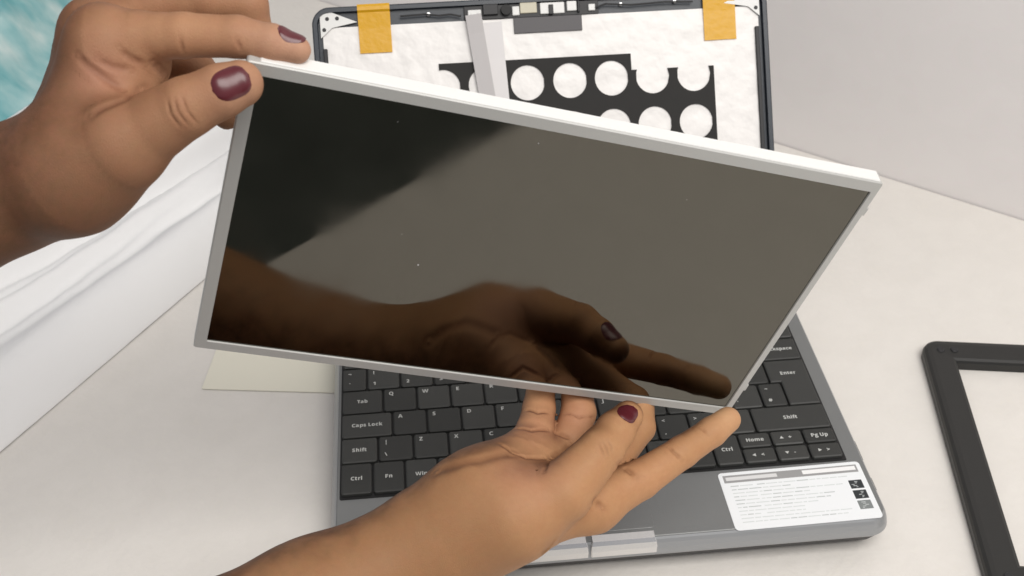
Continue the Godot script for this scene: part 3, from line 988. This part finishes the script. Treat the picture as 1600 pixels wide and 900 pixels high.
func body_mesh(b: Body, cell: float, look: Dictionary) -> ArrayMesh:
	var lo := Vector3.ONE * 10
	var hi := -lo
	for i in b.a.size():
		var r := maxf(b.ra[i], b.ra[i] + b.dr[i]) + 0.006
		for p in [b.a[i], b.a[i] + b.ab[i]]:
			lo = lo.min(p - Vector3.ONE * r)
			hi = hi.max(p + Vector3.ONE * r)
	var B := 6
	var size := ((hi - lo) / cell).ceil()
	var bx := int(ceil(size.x / B))
	var by := int(ceil(size.y / B))
	var bz := int(ceil(size.z / B))
	var sx := bx * B + 1
	var sy := by * B + 1
	var sz := bz * B + 1
	var f := PackedFloat32Array()
	f.resize(sx * sy * sz)
	f.fill(1.0)
	var half := B * cell * 0.87 + cell * 1.5
	var near_of := {}
	for k in bz:
		for j in by:
			for i in bx:
				var mid := lo + (Vector3(i, j, k) * B + Vector3.ONE * (B * 0.5)) * cell
				var list := b.near(mid, half + 0.007)
				if list.is_empty():
					continue
				if not b.near(mid, -half - 0.001).is_empty():
					# well inside: no surface here
					for z in B + 1:
						for y in B + 1:
							for x in B + 1:
								var at := ((k * B + z) * sy + j * B + y) * sx + i * B + x
								if f[at] == 1.0:
									f[at] = -1.0
					continue
				near_of[Vector3i(i, j, k)] = list
				for z in B + 1:
					for y in B + 1:
						for x in B + 1:
							var at := ((k * B + z) * sy + j * B + y) * sx + i * B + x
							if absf(f[at]) == 1.0:
								f[at] = b.field(lo + Vector3(i * B + x, j * B + y, k * B + z) * cell, list)
	# one vertex in each cell that the surface crosses
	var vert_of := {}
	var v := PackedVector3Array()
	var n := PackedVector3Array()
	var col := PackedColorArray()
	var tri := PackedInt32Array()
	var offs := [0, 1, sx, sx + 1, sx * sy, sx * sy + 1, sx * sy + sx, sx * sy + sx + 1]
	var edges := [[0, 1], [2, 3], [4, 5], [6, 7], [0, 2], [1, 3], [4, 6], [5, 7], [0, 4], [1, 5], [2, 6], [3, 7]]
	for key_ in near_of:
		for z in B:
			for y in B:
				for x in B:
					var ci := Vector3i(key_.x * B + x, key_.y * B + y, key_.z * B + z)
					var at := (ci.z * sy + ci.y) * sx + ci.x
					var mask := 0
					for q in 8:
						if f[at + offs[q]] < 0.0:
							mask |= 1 << q
					if mask == 0 or mask == 255:
						continue
					var sum := Vector3.ZERO
					var cnt := 0
					for ed in edges:
						var d0 := f[at + offs[ed[0]]]
						var d1 := f[at + offs[ed[1]]]
						if (d0 < 0.0) != (d1 < 0.0):
							var t := d0 / (d0 - d1)
							sum += Vector3(ed[0] & 1, (ed[0] >> 1) & 1, ed[0] >> 2).lerp(Vector3(ed[1] & 1, (ed[1] >> 1) & 1, ed[1] >> 2), t)
							cnt += 1
					var p := lo + (Vector3(ci) + sum / cnt) * cell
					var list: PackedInt32Array = near_of[key_]
					var g := Vector3.ZERO
					var gr := 0.0
					for pass_ in 2:
						var h := 0.0003
						gr = b.groove(p)
						var here := b.field(p, list) + gr
						var all := gr > 0.0
						g = Vector3(
							b.field(p + Vector3(h, 0, 0), list) + (b.groove(p + Vector3(h, 0, 0)) if all else 0.0) - here,
							b.field(p + Vector3(0, h, 0), list) + (b.groove(p + Vector3(0, h, 0)) if all else 0.0) - here,
							b.field(p + Vector3(0, 0, h), list) + (b.groove(p + Vector3(0, 0, h)) if all else 0.0) - here).normalized()
						if pass_ == 0:
							p -= g * clampf(here, -cell, cell)
					vert_of[at] = v.size()
					v.append(p)
					n.append(g)
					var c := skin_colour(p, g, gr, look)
					col.append(c)
	for at in vert_of:
		var x: int = at % sx
		var y: int = (at / sx) % sy
		var z: int = at / (sx * sy)
		var d0 := f[at]
		# edges along x, y, z that start at this node; a quad round each that is crossed
		for ax in 3:
			var step: int = [1, sx, sx * sy][ax]
			if (d0 < 0.0) == (f[at + step] < 0.0):
				continue
			var u: int = [sx, sx * sy, 1][ax]
			var w: int = [sx * sy, 1, sx][ax]
			if not (vert_of.has(at - u) and vert_of.has(at - w) and vert_of.has(at - u - w)):
				continue
			var q := [vert_of[at], vert_of[at - u], vert_of[at - u - w], vert_of[at - w]]
			for tr in [[0, 1, 2], [0, 2, 3]]:
				var i0: int = q[tr[0]]
				var i1: int = q[tr[1]]
				var i2: int = q[tr[2]]
				if (v[i2] - v[i0]).cross(v[i1] - v[i0]).dot(n[i0] + n[i1] + n[i2]) < 0.0:
					tri.append_array([i0, i2, i1])
				else:
					tri.append_array([i0, i1, i2])
	# finer triangles along the creases
	var fine := PackedInt32Array()
	var made := {}
	var F := 4
	for ti in range(0, tri.size(), 3):
		var p0 := v[tri[ti]]
		var p1 := v[tri[ti + 1]]
		var p2 := v[tri[ti + 2]]
		if b.away((p0 + p1 + p2) / 3.0) > cell:
			fine.append_array([tri[ti], tri[ti + 1], tri[ti + 2]])
			continue
		var ids := []
		for r in F + 1:
			for q in F + 1 - r:
				if (r == 0 and (q == 0 or q == F)) or r == F:
					ids.append(tri[ti] if r == 0 and q == 0 else (tri[ti + 1] if r == 0 else tri[ti + 2]))
					continue
				var p := p0 + (p1 - p0) * (float(q) / F) + (p2 - p0) * (float(r) / F)
				var id := Vector3i((p * 2e5).round())
				if not made.has(id):
					var list := b.near(p, 0.012)
					var g := Vector3.ZERO
					var gr := 0.0
					for pass_ in 2:
						var h := 0.0002
						gr = b.groove(p)
						var here := b.field(p, list) + gr
						g = Vector3(
							b.field(p + Vector3(h, 0, 0), list) + b.groove(p + Vector3(h, 0, 0)) - here,
							b.field(p + Vector3(0, h, 0), list) + b.groove(p + Vector3(0, h, 0)) - here,
							b.field(p + Vector3(0, 0, h), list) + b.groove(p + Vector3(0, 0, h)) - here).normalized()
						if pass_ == 0:
							p -= g * clampf(here, -cell, cell)
					made[id] = v.size()
					v.append(p)
					n.append(g)
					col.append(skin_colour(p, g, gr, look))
				ids.append(made[id])
		var row := 0
		for r in F:
			var wide := F + 1 - r
			for q in wide - 1:
				fine.append_array([ids[row + q], ids[row + q + 1], ids[row + wide + q]])
				if q < wide - 2:
					fine.append_array([ids[row + q + 1], ids[row + wide + q + 1], ids[row + wide + q]])
			row += wide
	tri = fine
	var arrays := []
	arrays.resize(Mesh.ARRAY_MAX)
	arrays[Mesh.ARRAY_VERTEX] = v
	arrays[Mesh.ARRAY_NORMAL] = n
	arrays[Mesh.ARRAY_COLOR] = col
	arrays[Mesh.ARRAY_INDEX] = tri
	var m := ArrayMesh.new()
	m.add_surface_from_arrays(Mesh.PRIMITIVE_TRIANGLES, arrays)
	return m

func fingernail(b: Body, parent: Node3D, called: String, centre: Vector3, up: Vector3, along: Vector3, wide: float, long: float) -> void:
	# a curved plate laid on the skin: rounded root, flatter free edge, thin rim
	var fwd := (along - up * along.dot(up)).normalized()
	var side := fwd.cross(up).normalized()
	var list := b.near(centre, 0.03)
	var nu := 16
	var nv := 18
	var g := []
	var rim := []
	for j in nv + 1:
		var t := -1.0 + 2.0 * j / nv
		var span := sqrt(maxf(1.0 - pow(absf(t), 2.6 if t < 0.0 else 4.0), 0.0)) * 0.5 * wide
		for i in nu + 1:
			var s := -1.0 + 2.0 * i / nu
			var p := centre + fwd * (t * long * 0.5) + side * (s * span)
			# lay it on the skin: slide along up until the field reads zero
			p += up * 0.006
			for k in 8:
				var d := b.field(p, list)
				p -= up * clampf(d, -0.002, 0.002)
				if absf(d) < 0.00002:
					break
			var lift := 0.00045 * (1.0 - pow(maxf(absf(s), absf(t)), 6.0)) + 0.00005 + 0.0003 * maxf(t, 0.0)
			g.append(p + up * lift)
	var sh := Shape.new()
	grid(sh, g, nu, nv)
	part(called, sh.mesh(), M.nail_varnish, parent)

func build_hands() -> void:
	var right := Body.new()
	right.setup(RIGHT_PALM, RIGHT_FINGERS, RIGHT_CREASES)
	var m := body_mesh(right, 0.0013, {
		"dorsal_and_shade": Color(0.10, 0.046, 0.022), "palmar": Color(0.48, 0.26, 0.128), "pale_side": Vector3(-0.1, 0.28, 0.95).normalized(), "flush": Color(0.42, 0.17, 0.085),  # back tone darkened, axis turned: shade on the panel-facing side is painted in
		"wrist": Vector3(-0.0755, 0.085, 0.165), "up_arm": Vector3(-0.93, -0.2, 0.32), "tan": 0.72,
		"blushes": [[Vector3(-0.0407, 0.1115, 0.1418), 0.014, Color(0.60, 0.30, 0.20), 0.6], [Vector3(-0.033, 0.105, 0.111), 0.012, Color(0.56, 0.27, 0.18), 0.5], [Vector3(-0.015, 0.096, 0.104), 0.012, Color(0.56, 0.27, 0.18), 0.5], [Vector3(0.050, 0.088, 0.104), 0.011, Color(0.66, 0.40, 0.22), 0.7], [Vector3(0.012, 0.085, 0.130), 0.016, Color(0.58, 0.31, 0.16), 0.5]]})
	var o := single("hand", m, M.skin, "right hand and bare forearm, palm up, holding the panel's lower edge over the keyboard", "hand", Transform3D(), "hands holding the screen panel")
	fingernail(right, o, "thumb_nail", Vector3(0.0032, 0.1108, 0.1209), Vector3(0.66, 0.74, 0.05).normalized(), Vector3(0.5003, -0.1038, -0.8596), 0.0080, 0.0098)
	var left := Body.new()
	left.setup(LEFT_PALM, LEFT_FINGERS, LEFT_CREASES)
	m = body_mesh(left, 0.0013, {
		"dorsal_and_shade": Color(0.20, 0.095, 0.045), "palmar": Color(0.36, 0.19, 0.105), "pale_side": Vector3(0.75, 0.0, 0.6).normalized(), "flush": Color(0.36, 0.14, 0.085),
		"wrist": Vector3(-0.195, 0.238, 0.120), "up_arm": Vector3(-0.8, -0.58, 0.1), "tan": 0.44,  # low factor paints the shade on palm and wrist into the skin
		"blushes": [[Vector3(-0.146, 0.281, 0.116), 0.020, Color(0.52, 0.285, 0.155), 0.6], [Vector3(-0.112, 0.277, 0.118), 0.014, Color(0.60, 0.36, 0.25), 0.6], [Vector3(-0.1722, 0.2739, 0.1199), 0.008, Color(0.46, 0.22, 0.15), 0.5], [Vector3(-0.1284, 0.273, 0.136), 0.009, Color(0.52, 0.30, 0.20), 0.4]]})
	o = single("hand", m, M.skin, "left hand pinching the panel's upper left corner, dark red thumb nail to the front", "hand", Transform3D(), "hands holding the screen panel")
	fingernail(left, o, "thumb_nail", Vector3(-0.1297, 0.2773, 0.1363), Vector3(0.3529, 0.6222, 0.6989), Vector3(0.8765, 0.1584, -0.4546), 0.0098, 0.0122)
	fingernail(left, o, "finger_nail", Vector3(-0.1118, 0.2822, 0.1155), Vector3(0.30, 0.90, -0.02).normalized(), Vector3(0.8605, -0.4980, -0.1072), 0.0070, 0.0095)
